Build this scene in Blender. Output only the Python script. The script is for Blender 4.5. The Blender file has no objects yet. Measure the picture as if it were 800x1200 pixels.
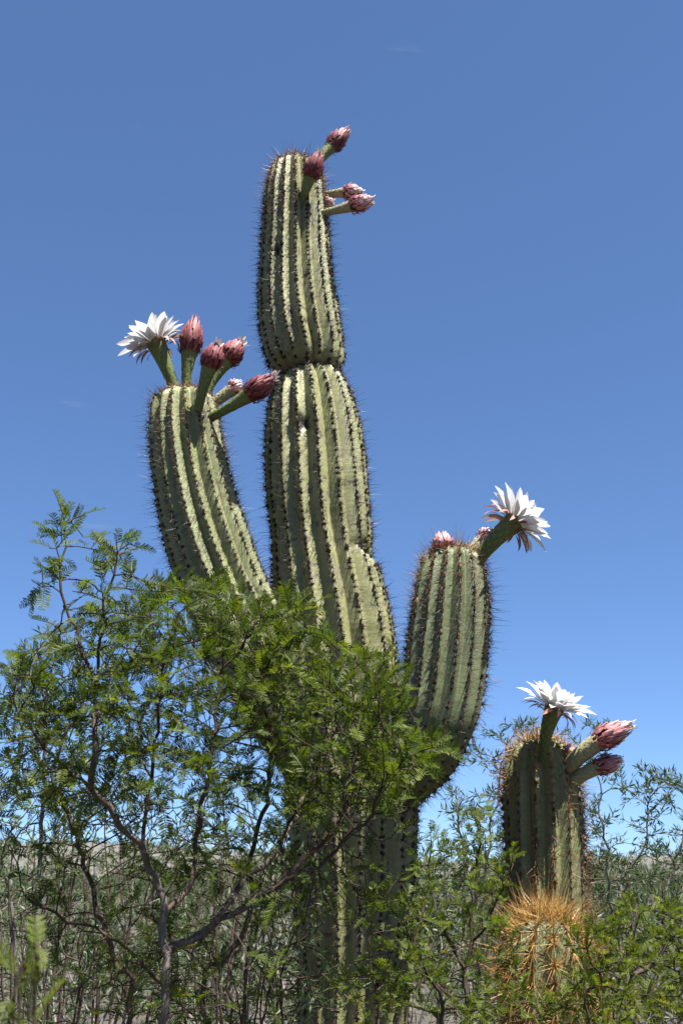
import bpy, math, random
import numpy as np
from mathutils import Vector, Matrix

rng = np.random.default_rng(7)
random.seed(7)
S = bpy.context.scene
COL = S.collection

# ------------------------------------------------------------------ camera
CAM_Z = 1.55
PITCH = math.radians(19.7)
F = 1200.0
cd = bpy.data.cameras.new("camera")
cam = bpy.data.objects.new("camera", cd)
COL.objects.link(cam)
cam.location = (0, 0, CAM_Z)
cam.rotation_euler = (math.radians(90) + PITCH, 0, 0)
cd.sensor_fit = 'VERTICAL'
cd.sensor_height = 36
cd.lens = 36
cd.clip_start = 0.02
cd.clip_end = 8000
cd.dof.use_dof = True
cd.dof.focus_distance = 2.3
cd.dof.aperture_fstop = 14
S.camera = cam

# ------------------------------------------------------------------ sky and sun
SUN = Vector((0.27, -0.30, 1.0)).normalized()
EL = math.asin(SUN.z)
AZ = math.atan2(SUN.x, SUN.y)
w = bpy.data.worlds.new("World")
S.world = w
w.use_nodes = True
nt = w.node_tree
nt.nodes.clear()
sky = nt.nodes.new('ShaderNodeTexSky')
sky.sky_type = 'NISHITA'
sky.sun_disc = False
sky.sun_elevation = EL
sky.sun_rotation = AZ
sky.altitude = 1500
sky.air_density = 0.7
sky.dust_density = 0.0
sky.ozone_density = 6.0
bg = nt.nodes.new('ShaderNodeBackground')
bg.inputs['Strength'].default_value = 0.0515
wo = nt.nodes.new('ShaderNodeOutputWorld')
# a few very thin wisps of cloud low in the sky
tc = nt.nodes.new('ShaderNodeTexCoord')
mp = nt.nodes.new('ShaderNodeMapping')
mp.inputs['Scale'].default_value = (5, 5, 26)
nz = nt.nodes.new('ShaderNodeTexNoise')
nz.inputs['Scale'].default_value = 1.3
nz.inputs['Detail'].default_value = 6
rp = nt.nodes.new('ShaderNodeMapRange')
rp.inputs['From Min'].default_value = 0.70
rp.inputs['From Max'].default_value = 0.9
rp.inputs['To Max'].default_value = 0.22
mx = nt.nodes.new('ShaderNodeMix')
mx.data_type = 'RGBA'
mx.inputs['B'].default_value = (3.6, 3.9, 4.4, 1)
L = nt.links.new
L(tc.outputs['Generated'], mp.inputs['Vector'])
L(mp.outputs['Vector'], nz.inputs['Vector'])
L(nz.outputs['Fac'], rp.inputs['Value'])
L(rp.outputs['Result'], mx.inputs['Factor'])
# clear dry mountain air: a flatter gradient and a deeper blue, the same over the whole sky
gm = nt.nodes.new('ShaderNodeGamma')
gm.inputs['Gamma'].default_value = 0.74
vm = nt.nodes.new('ShaderNodeVectorMath')
vm.operation = 'MULTIPLY'
vm.inputs[1].default_value = (0.86, 1.07, 1.33)
L(sky.outputs['Color'], gm.inputs['Color'])
L(gm.outputs['Color'], vm.inputs[0])
L(vm.outputs[0], mx.inputs['A'])
L(mx.outputs['Result'], bg.inputs['Color'])
L(bg.outputs['Background'], wo.inputs['Surface'])

sd = bpy.data.lights.new("sun", 'SUN')
sd.energy = 5.0
sd.angle = math.radians(0.53)
sd.color = (1.0, 0.96, 0.89)
sun = bpy.data.objects.new("sun", sd)
COL.objects.link(sun)
sun.rotation_euler = SUN.to_track_quat('Z', 'Y').to_euler()
sun.location = (3, -3, 10)

S.view_settings.view_transform = 'Standard'
S.view_settings.look = 'None'
S.view_settings.gamma = 1
S.view_settings.exposure = 2.08

# ------------------------------------------------------------------ helpers
CP, SP = math.cos(PITCH), math.sin(PITCH)


def at(px, py, Y):
    """world point at depth Y in front of the camera along the ray of a photo pixel"""
    x = (px - 400) / F
    v = (600 - py) / F
    k = Y / (CP - v * SP)
    return np.array([x * k, Y, CAM_Z + (SP + v * CP) * k])


def mpp(py, Y):
    """metres per photo pixel at that point"""
    v = (600 - py) / F
    return Y / (CP - v * SP) / F


def mesh_np(name, V, polys, smooth=True, **attrs):
    V = np.asarray(V, dtype=np.float32).reshape(-1, 3)
    polys = [np.asarray(p, dtype=np.int32) for p in polys if len(p)]
    me = bpy.data.meshes.new(name)
    me.vertices.add(len(V))
    me.vertices.foreach_set('co', V.ravel())
    loops = np.concatenate([p.ravel() for p in polys])
    tot = np.concatenate([np.full(len(p), p.shape[1], dtype=np.int32) for p in polys])
    st = np.zeros(len(tot), dtype=np.int32)
    st[1:] = np.cumsum(tot)[:-1]
    me.loops.add(len(loops))
    me.loops.foreach_set('vertex_index', loops)
    me.polygons.add(len(tot))
    me.polygons.foreach_set('loop_start', st)
    me.update(calc_edges=True)
    me.polygons.foreach_set('use_smooth', np.full(len(tot), smooth))
    for k, a in attrs.items():
        at_ = me.attributes.new(k, 'FLOAT', 'POINT')
        at_.data.foreach_set('value', np.asarray(a, dtype=np.float32))
    me.update()
    return me


class MB:
    """collects geometry with a tint per vertex"""
    def __init__(self):
        self.V, self.P, self.T, self.n = [], {}, [], 0

    def add(self, V, polys, tint=0.5):
        V = np.asarray(V, float).reshape(-1, 3)
        for p in polys:
            p = np.asarray(p, int)
            if len(p):
                self.P.setdefault(p.shape[1], []).append(p + self.n)
        self.V.append(V)
        t = np.asarray(tint, float)
        self.T.append(np.full(len(V), float(t)) if t.ndim == 0 else t)
        self.n += len(V)

    def mesh(self, name, shift=(0, 0, 0), smooth=True):
        V = np.concatenate(self.V) - np.asarray(shift)
        return mesh_np(name, V, [np.concatenate(v) for v in self.P.values()], smooth,
                       tint=np.concatenate(self.T))


def norm(a):
    a = np.asarray(a, float)
    return a / (np.linalg.norm(a, axis=-1, keepdims=True) + 1e-12)


def frames(P):
    """parallel transported frames along a polyline"""
    P = np.asarray(P, float)
    T = norm(np.gradient(P, axis=0))
    ref = np.array([0.0, -1.0, 0.0])
    if abs(T[0] @ ref) > 0.9:
        ref = np.array([1.0, 0, 0])
    A = np.zeros_like(P)
    B = np.zeros_like(P)
    a = norm(ref - T[0] * (ref @ T[0]))
    for i in range(len(P)):
        a = a - T[i] * (a @ T[i])
        a /= np.linalg.norm(a) + 1e-12
        A[i] = a
        B[i] = np.cross(T[i], a)
    return T, A, B


def tube(P, R, k=6, cap=True):
    P = np.asarray(P, float)
    R = np.asarray(R, float)
    n = len(P)
    T, A, B = frames(P)
    th = np.arange(k) * 2 * math.pi / k
    V = P[:, None] + R[:, None, None] * (np.cos(th)[None, :, None] * A[:, None] + np.sin(th)[None, :, None] * B[:, None])
    V = V.reshape(-1, 3)
    i = np.arange(n - 1)[:, None] * k
    j = np.arange(k)[None, :]
    q = np.stack([i + j, i + (j + 1) % k, i + k + (j + 1) % k, i + k + j], -1).reshape(-1, 4)
    polys = [q]
    if cap:
        V = np.vstack([V, P[-1] + T[-1] * R[-1] * 0.5])
        b = (n - 1) * k
        polys.append(np.stack([b + np.arange(k), b + (np.arange(k) + 1) % k, np.full(k, n * k)], -1))
    return V, polys


def bez(p0, p1, p2, n):
    t = np.linspace(0, 1, n)[:, None]
    return (1 - t) ** 2 * p0 + 2 * t * (1 - t) * p1 + t ** 2 * p2


def catmull(P, n_per=12):
    P = np.asarray(P, float)
    E = np.vstack([2 * P[0] - P[1], P, 2 * P[-1] - P[-2]])
    out = []
    for i in range(1, len(E) - 2):
        t = np.linspace(0, 1, n_per, endpoint=False)[:, None]
        a, b, c, d = E[i - 1], E[i], E[i + 1], E[i + 2]
        out.append(0.5 * (2 * b + (c - a) * t + (2 * a - 5 * b + 4 * c - d) * t ** 2 + (3 * b - a - 3 * c + d) * t ** 3))
    out.append(P[-1:])
    return np.vstack(out)


def resample(P, step):
    d = np.r_[0, np.cumsum(np.linalg.norm(np.diff(P, axis=0), axis=1))]
    n = max(2, int(round(d[-1] / step)) + 1)
    s = np.linspace(0, d[-1], n)
    return np.stack([np.interp(s, d, P[:, c]) for c in range(P.shape[1])], -1), s


def thing(name, label, cat, loc, group=None):
    o = bpy.data.objects.new(name, None)
    COL.objects.link(o)
    o.location = loc
    o.empty_display_size = 0.1
    o['label'] = label
    o['category'] = cat
    if group:
        o['group'] = group
    return o


def child(name, me, mat, parent, M=None, kind=None, label=None):
    o = bpy.data.objects.new(name, me)
    COL.objects.link(o)
    if mat and not me.materials:
        me.materials.append(mat)
    if M is not None:
        o.matrix_basis = M
    o.parent = parent
    if kind:
        o['kind'] = kind
    if label:
        o['label'] = label
    return o


# ------------------------------------------------------------------ materials
def mat_new(name):
    m = bpy.data.materials.new(name)
    m.use_nodes = True
    nt = m.node_tree
    nt.nodes.clear()
    out = nt.nodes.new('ShaderNodeOutputMaterial')
    b = nt.nodes.new('ShaderNodeBsdfPrincipled')
    nt.links.new(b.outputs[0], out.inputs[0])
    return m, nt, b, out


def N(nt, t, **kw):
    n = nt.nodes.new(t)
    for k, v in kw.items():
        if k in n.inputs:
            n.inputs[k].default_value = v
        else:
            setattr(n, k, v)
    return n


def ramp(nt, fac, stops):
    r = nt.nodes.new('ShaderNodeValToRGB')
    e = r.color_ramp.elements
    while len(e) < len(stops):
        e.new(0.5)
    for i, (p, c) in enumerate(stops):
        e[i].position = p
        e[i].color = tuple(c) + (1,) if len(c) == 3 else c
    nt.links.new(fac, r.inputs[0])
    return r.outputs[0]


def mixc(nt, fac, a, b, blend='MIX'):
    m = nt.nodes.new('ShaderNodeMix')
    m.data_type = 'RGBA'
    m.blend_type = blend
    for s, v in (('Factor', fac), ('A', a), ('B', b)):
        sock = m.inputs[s] if s == 'Factor' else [x for x in m.inputs if x.name == s and x.type == 'RGBA'][0]
        if isinstance(v, (int, float)):
            sock.default_value = v
        elif isinstance(v, tuple):
            sock.default_value = v + (1,) if len(v) == 3 else v
        else:
            nt.links.new(v, sock)
    return [x for x in m.outputs if x.type == 'RGBA'][0]


def maprange(nt, v, a, b, c=0.0, d=1.0):
    m = nt.nodes.new('ShaderNodeMapRange')
    nt.links.new(v, m.inputs['Value'])
    for k, x in (('From Min', a), ('From Max', b), ('To Min', c), ('To Max', d)):
        m.inputs[k].default_value = x
    return m.outputs['Result']


def cactus_skin(name, c1, c2, c3, corky=0.5):
    """waxy rib skin: two greens, pale bloom, corky scars, streaks; attributes s (metres along), th (rib count), scar"""
    m, nt, b, out = mat_new(name)
    geo = N(nt, 'ShaderNodeTexCoord')
    n1 = N(nt, 'ShaderNodeTexNoise', Scale=9.0, Detail=5.0, Roughness=0.6)
    nt.links.new(geo.outputs['Object'], n1.inputs['Vector'])
    col = ramp(nt, n1.outputs['Fac'], [(0.3, c1), (0.52, c2), (0.72, c3)])
    # fine mottling
    n2 = N(nt, 'ShaderNodeTexNoise', Scale=110.0, Detail=4.0, Roughness=0.7)
    nt.links.new(geo.outputs['Object'], n2.inputs['Vector'])
    col = mixc(nt, maprange(nt, n2.outputs['Fac'], 0.3, 0.7, 0, 0.5), col, tuple(x * 0.72 for x in c1), 'MIX')
    # cross-wise wrinkles of the skin between the areoles
    sa = N(nt, 'ShaderNodeAttribute', attribute_name='s')
    ta = N(nt, 'ShaderNodeAttribute', attribute_name='th')
    cb = N(nt, 'ShaderNodeCombineXYZ')
    nt.links.new(sa.outputs['Fac'], cb.inputs['X'])
    nt.links.new(ta.outputs['Fac'], cb.inputs['Y'])
    mpn = N(nt, 'ShaderNodeMapping')
    mpn.inputs['Scale'].default_value = (70, 1.1, 1)
    nt.links.new(cb.outputs[0], mpn.inputs['Vector'])
    n3 = N(nt, 'ShaderNodeTexNoise', Scale=1.0, Detail=3.0, Roughness=0.6)
    nt.links.new(mpn.outputs[0], n3.inputs['Vector'])
    col = mixc(nt, maprange(nt, n3.outputs['Fac'], 0.5, 0.75, 0, 0.35), col, tuple(x * 0.5 for x in c1), 'MIX')
    # long splits and corky streaks running along the ribs
    mp2 = N(nt, 'ShaderNodeMapping')
    mp2.inputs['Scale'].default_value = (2.6, 3.3, 1)
    nt.links.new(cb.outputs[0], mp2.inputs['Vector'])
    n4 = N(nt, 'ShaderNodeTexNoise', Scale=1.0, Detail=2.0, Roughness=0.5)
    nt.links.new(mp2.outputs[0], n4.inputs['Vector'])
    lo = maprange(nt, n4.outputs['Fac'], 0.610, 0.618)
    hi = maprange(nt, n4.outputs['Fac'], 0.628, 0.638, 1, 0)
    mm = N(nt, 'ShaderNodeMath', operation='MULTIPLY')
    nt.links.new(lo, mm.inputs[0])
    nt.links.new(hi, mm.inputs[1])
    col = mixc(nt, maprange(nt, mm.outputs[0], 0, 1, 0, 0.9 * corky), col, (0.05, 0.042, 0.035))
    # small dark pocks and corky blotches
    n5 = N(nt, 'ShaderNodeTexNoise', Scale=34.0, Detail=3.0, Roughness=0.55, Distortion=0.6)
    nt.links.new(geo.outputs['Object'], n5.inputs['Vector'])
    col = mixc(nt, maprange(nt, n5.outputs['Fac'], 0.60, 0.64, 0, 0.85 * corky), col, (0.07, 0.055, 0.045))
    n6 = N(nt, 'ShaderNodeTexNoise', Scale=15.0, Detail=4.0, Roughness=0.6)
    nt.links.new(geo.outputs['Object'], n6.inputs['Vector'])
    col = mixc(nt, maprange(nt, n6.outputs['Fac'], 0.55, 0.68, 0, 0.75 * corky), col, (0.14, 0.125, 0.085))
    sc = N(nt, 'ShaderNodeAttribute', attribute_name='scar_shade')  # holes and scars, plus the shade painted into the pinched necks
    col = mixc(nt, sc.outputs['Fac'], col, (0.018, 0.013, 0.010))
    nt.links.new(col, b.inputs['Base Color'])
    b.inputs['Roughness'].default_value = 0.58
    b.inputs['Specular IOR Level'].default_value = 0.35
    bp = N(nt, 'ShaderNodeBump', Strength=0.3, Distance=0.003)
    ad = N(nt, 'ShaderNodeMath', operation='ADD')
    nt.links.new(n2.outputs['Fac'], ad.inputs[0])
    nt.links.new(n3.outputs['Fac'], ad.inputs[1])
    nt.links.new(ad.outputs[0], bp.inputs['Height'])
    nt.links.new(bp.outputs[0], b.inputs['Normal'])
    return m


def tint_mat(name, stops, rough=0.6, spec=0.3, trans=0.0, tcol=None, vary=0.0, noise=0.0, nscale=60):
    """colour by the tint attribute (per piece), plus random per object"""
    m, nt, b, out = mat_new(name)
    a = N(nt, 'ShaderNodeAttribute', attribute_name='tint')
    v = a.outputs['Fac']
    if vary:
        oi = N(nt, 'ShaderNodeObjectInfo')
        md = N(nt, 'ShaderNodeMath', operation='MULTIPLY_ADD')
        nt.links.new(oi.outputs['Random'], md.inputs[0])
        md.inputs[1].default_value = vary
        nt.links.new(v, md.inputs[2])
        sb = N(nt, 'ShaderNodeMath', operation='SUBTRACT')
        nt.links.new(md.outputs[0], sb.inputs[0])
        sb.inputs[1].default_value = vary * 0.5
        v = sb.outputs[0]
    col = ramp(nt, v, stops)
    if noise:
        tcn = N(nt, 'ShaderNodeTexCoord')
        n = N(nt, 'ShaderNodeTexNoise', Scale=nscale, Detail=4.0, Roughness=0.65)
        nt.links.new(tcn.outputs['Object'], n.inputs['Vector'])
        f = maprange(nt, n.outputs['Fac'], 0.3, 0.7, 1 - noise, 1 + noise * 0.6)
        hs = N(nt, 'ShaderNodeHueSaturation')
        nt.links.new(f, hs.inputs['Value'])
        nt.links.new(col, hs.inputs['Color'])
        col = hs.outputs['Color']
        bp = N(nt, 'ShaderNodeBump', Strength=0.6, Distance=0.003)
        nt.links.new(n.outputs['Fac'], bp.inputs['Height'])
        nt.links.new(bp.outputs[0], b.inputs['Normal'])
    nt.links.new(col, b.inputs['Base Color'])
    b.inputs['Roughness'].default_value = rough
    b.inputs['Specular IOR Level'].default_value = spec
    if trans:
        tr = N(nt, 'ShaderNodeBsdfTranslucent')
        hs2 = N(nt, 'ShaderNodeHueSaturation', Saturation=1.1, Value=tcol or 1.4)
        nt.links.new(col, hs2.inputs['Color'])
        nt.links.new(hs2.outputs['Color'], tr.inputs['Color'])
        mxs = N(nt, 'ShaderNodeMixShader')
        mxs.inputs[0].default_value = trans
        nt.links.new(b.outputs[0], mxs.inputs[1])
        nt.links.new(tr.outputs[0], mxs.inputs[2])
        nt.links.new(mxs.outputs[0], out.inputs[0])
    return m


SKIN_OLD = cactus_skin('cactus skin olive', (0.145, 0.148, 0.0591), (0.191, 0.193, 0.0857), (0.231, 0.226, 0.113), 1.0)
SKIN_LEFT = cactus_skin('cactus skin sage', (0.118, 0.132, 0.0511), (0.161, 0.172, 0.0726), (0.199, 0.204, 0.0966), 0.9)
SKIN_YOUNG = cactus_skin('cactus skin blue green', (0.078, 0.0966, 0.043), (0.108, 0.126, 0.0591), (0.143, 0.159, 0.0806), 0.55)
# tint 0 = old dark spine, 1 = fresh orange-gold spine
SPINE = tint_mat('spines', [(0, (0.0191, 0.0134, 0.0127)), (0.35, (0.0638, 0.0351, 0.0191)), (0.7, (0.204, 0.109, 0.0415)), (1, (0.351, 0.242, 0.0952))], 0.5, 0.3)
GOLD = tint_mat('golden spines', [(0, (0.103, 0.0475, 0.0138)), (0.5, (0.301, 0.167, 0.0413)), (1, (0.466, 0.308, 0.11))], 0.45, 0.4, trans=0.2)
AREOLE = tint_mat('areole felt', [(0, (0.014, 0.0109, 0.0102)), (0.6, (0.0638, 0.0478, 0.0351)), (1, (0.268, 0.217, 0.14))], 0.95, 0.05)
FTUBE = tint_mat('flower tube', [(0, (0.037, 0.0528, 0.0116)), (0.35, (0.0848, 0.111, 0.029)), (0.6, (0.138, 0.148, 0.0475)), (0.8, (0.116, 0.0528, 0.037)), (1, (0.349, 0.317, 0.254))], 0.6, 0.25, noise=0.25, nscale=150)
FTUBE_PALE = tint_mat('pale flower tube', [(0, (0.123, 0.134, 0.0504)), (0.5, (0.235, 0.23, 0.129)), (0.8, (0.28, 0.224, 0.157)), (1, (0.437, 0.403, 0.336))], 0.6, 0.25, noise=0.2, nscale=150)
PETAL = tint_mat('white petal', [(0, (0.366, 0.307, 0.212)), (0.3, (0.508, 0.502, 0.49)), (1, (0.543, 0.543, 0.549))], 0.55, 0.2, trans=0.35, tcol=1.0)
SEPAL = tint_mat('sepal', [(0, (0.119, 0.0446, 0.0327)), (0.5, (0.25, 0.125, 0.0952)), (1, (0.393, 0.297, 0.25))], 0.6, 0.2, trans=0.2, tcol=1.1, vary=0.5)
BUD = tint_mat('bud scales', [(0, (0.049, 0.0408, 0.0163)), (0.2, (0.0653, 0.019, 0.0163)), (0.42, (0.152, 0.032, 0.036)), (0.72, (0.359, 0.152, 0.158)), (1, (0.49, 0.446, 0.435))], 0.55, 0.25, trans=0.12, tcol=1.1)
STAMEN = tint_mat('stamens', [(0, (0.308, 0.336, 0.168)), (1, (0.448, 0.392, 0.196))], 0.6, 0.2)
LEAF = tint_mat('pinnate leaf', [(0, (0.0193, 0.0307, 0.00448)), (0.45, (0.0451, 0.0661, 0.00805)), (0.8, (0.0752, 0.094, 0.00987)), (0.95, (0.078, 0.0884, 0.0134)), (1, (0.121, 0.0824, 0.0179))], 0.5, 0.2, trans=0.38, tcol=2.0, vary=0.55)
LEAF_B = tint_mat('lance leaf', [(0, (0.0186, 0.0328, 0.0114)), (0.5, (0.0352, 0.0568, 0.0183)), (1, (0.0539, 0.0743, 0.0248))], 0.5, 0.35, trans=0.35, tcol=1.7, vary=0.4)
BARK = tint_mat('grey bark', [(0, (0.0259, 0.0162, 0.0126)), (0.4, (0.0576, 0.0403, 0.0317)), (0.75, (0.115, 0.101, 0.0896)), (1, (0.173, 0.162, 0.15))], 0.85, 0.15, noise=0.35, nscale=130)

# ------------------------------------------------------------------ ground and hills
m, nt_, b_, o_ = mat_new('dry ground')
tcg = N(nt_, 'ShaderNodeTexCoord')
g1 = N(nt_, 'ShaderNodeTexNoise', Scale=0.35, Detail=8.0, Roughness=0.65)
g2 = N(nt_, 'ShaderNodeTexNoise', Scale=14.0, Detail=6.0, Roughness=0.7)
g3 = N(nt_, 'ShaderNodeTexVoronoi', Scale=0.22)
for g in (g1, g2, g3):
    nt_.links.new(tcg.outputs['Object'], g.inputs['Vector'])
gc = ramp(nt_, g1.outputs['Fac'], [(0.3, (0.0307, 0.0252, 0.019)), (0.5, (0.0462, 0.0385, 0.0298)), (0.7, (0.0615, 0.053, 0.0421))])
gc = mixc(nt_, maprange(nt_, g2.outputs['Fac'], 0.35, 0.7, 0, 0.6), gc, (0.0327, 0.0277, 0.0211))
nt_.links.new(gc, b_.inputs['Base Color'])
b_.inputs['Roughness'].default_value = 0.95
bpg = N(nt_, 'ShaderNodeBump', Strength=0.7, Distance=0.03)
nt_.links.new(g2.outputs['Fac'], bpg.inputs['Height'])
nt_.links.new(bpg.outputs[0], b_.inputs['Normal'])
GROUND = m

m, nt_, b_, o_ = mat_new('scrub hill')
tcg = N(nt_, 'ShaderNodeTexCoord')
g1 = N(nt_, 'ShaderNodeTexNoise', Scale=0.02, Detail=8.0, Roughness=0.65)
g2 = N(nt_, 'ShaderNodeTexVoronoi', Scale=0.16, Randomness=1.0)
g3 = N(nt_, 'ShaderNodeTexNoise', Scale=0.4, Detail=5.0, Roughness=0.7)
for g in (g1, g2, g3):
    nt_.links.new(tcg.outputs['Object'], g.inputs['Vector'])
hc = ramp(nt_, g1.outputs['Fac'], [(0.3, (0.0477, 0.0426, 0.0382)), (0.5, (0.0673, 0.0608, 0.0551)), (0.7, (0.0868, 0.0784, 0.0714))])
hc = mixc(nt_, maprange(nt_, g2.outputs['Distance'], 0.22, 0.34, 0.95, 0.0), hc, (0.03, 0.035, 0.022))
hc = mixc(nt_, maprange(nt_, g3.outputs['Fac'], 0.4, 0.7, 0, 0.5), hc, (0.08, 0.077, 0.062))
nt_.links.new(hc, b_.inputs['Base Color'])
b_.inputs['Roughness'].default_value = 0.95
HILL = m


def fbm(x, y, oct=5, seed=0):
    r = np.random.default_rng(seed)
    out = np.zeros_like(x + y)
    amp, fr = 1.0, 1.0
    for _ in range(oct):
        for _ in range(3):
            a = r.uniform(0, 6.28)
            out += amp * np.sin(fr * (x * math.cos(a) + y * math.sin(a)) + r.uniform(0, 6.28)) / 3
        amp *= 0.5
        fr *= 2.1
    return out


def ground_z(x, y):
    d = np.hypot(x, y)
    return 0.05 * fbm(x * 0.6, y * 0.6, 4, 3) + np.clip((d - 8) / 60, 0, 1) * 0.5 * fbm(x * 0.05, y * 0.05, 3, 5)


rr = np.r_[np.linspace(0.0, 14, 57)[1:], 14 * 1.12 ** np.arange(1, 52)]
th = np.linspace(0, 2 * math.pi, 181)[:-1]
X = rr[:, None] * np.sin(th)[None]
Y_ = rr[:, None] * np.cos(th)[None]
Z = ground_z(X, Y_)
V = np.stack([X, Y_, Z], -1).reshape(-1, 3)
k = len(th)
i = np.arange(len(rr) - 1)[:, None] * k
j = np.arange(k)[None]
q = np.stack([i + j, i + k + j, i + k + (j + 1) % k, i + (j + 1) % k], -1).reshape(-1, 4)
V = np.vstack([V, [[0, 0, float(ground_z(np.array(0.), np.array(0.)))]]])
tri = np.stack([np.full(k, len(V) - 1), np.arange(k), (np.arange(k) + 1) % k], -1)
gnd = bpy.data.objects.new('ground', mesh_np('ground', V, [q, tri]))
gnd.data.materials.append(GROUND)
COL.objects.link(gnd)
gnd['kind'] = 'structure'


def make_hills(name, r0, hgt, seed, depth):
    a = np.linspace(-math.pi, math.pi, 361)[:-1]
    t = np.linspace(0, 1, 26)
    A, T = np.meshgrid(a, t, indexing='ij')
    R = r0 + depth * T
    X, Y = R * np.sin(A), R * np.cos(A)
    ridge = hgt * (1 + 0.45 * fbm(np.sin(A) * 3 + 7, np.cos(A) * 3, 4, seed))
    prof = np.sin(np.clip(T, 0, 1) * math.pi) ** 0.8
    Zz = -1.5 + ridge * prof * (1 + 0.18 * fbm(X / 45, Y / 45, 5, seed + 1))
    n = len(t)
    V = np.stack([X, Y, Zz], -1).reshape(-1, 3)
    ii = np.arange(len(a))[:, None] * n
    i2 = ((np.arange(len(a)) + 1) % len(a))[:, None] * n
    jj = np.arange(n - 1)[None]
    q = np.stack([ii + jj, ii + jj + 1, i2 + jj + 1, i2 + jj], -1).reshape(-1, 4)
    o = bpy.data.objects.new(name, mesh_np(name, V, [q]))
    o.data.materials.append(HILL)
    COL.objects.link(o)
    o['kind'] = 'structure'

    def hz(x, y):
        R, A = math.hypot(x, y), math.atan2(x, y)
        T = (R - r0) / depth
        if T <= 0 or T >= 1:
            return -9.0
        rg = hgt * (1 + 0.45 * float(fbm(np.array(math.sin(A) * 3 + 7), np.array(math.cos(A) * 3), 4, seed)))
        return -1.5 + rg * math.sin(T * math.pi) ** .8 * (1 + 0.18 * float(fbm(np.array(x / 45), np.array(y / 45), 5, seed + 1)))
    return hz


hill_z = make_hills('hills', 260, 14.5, 11, 300)


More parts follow.
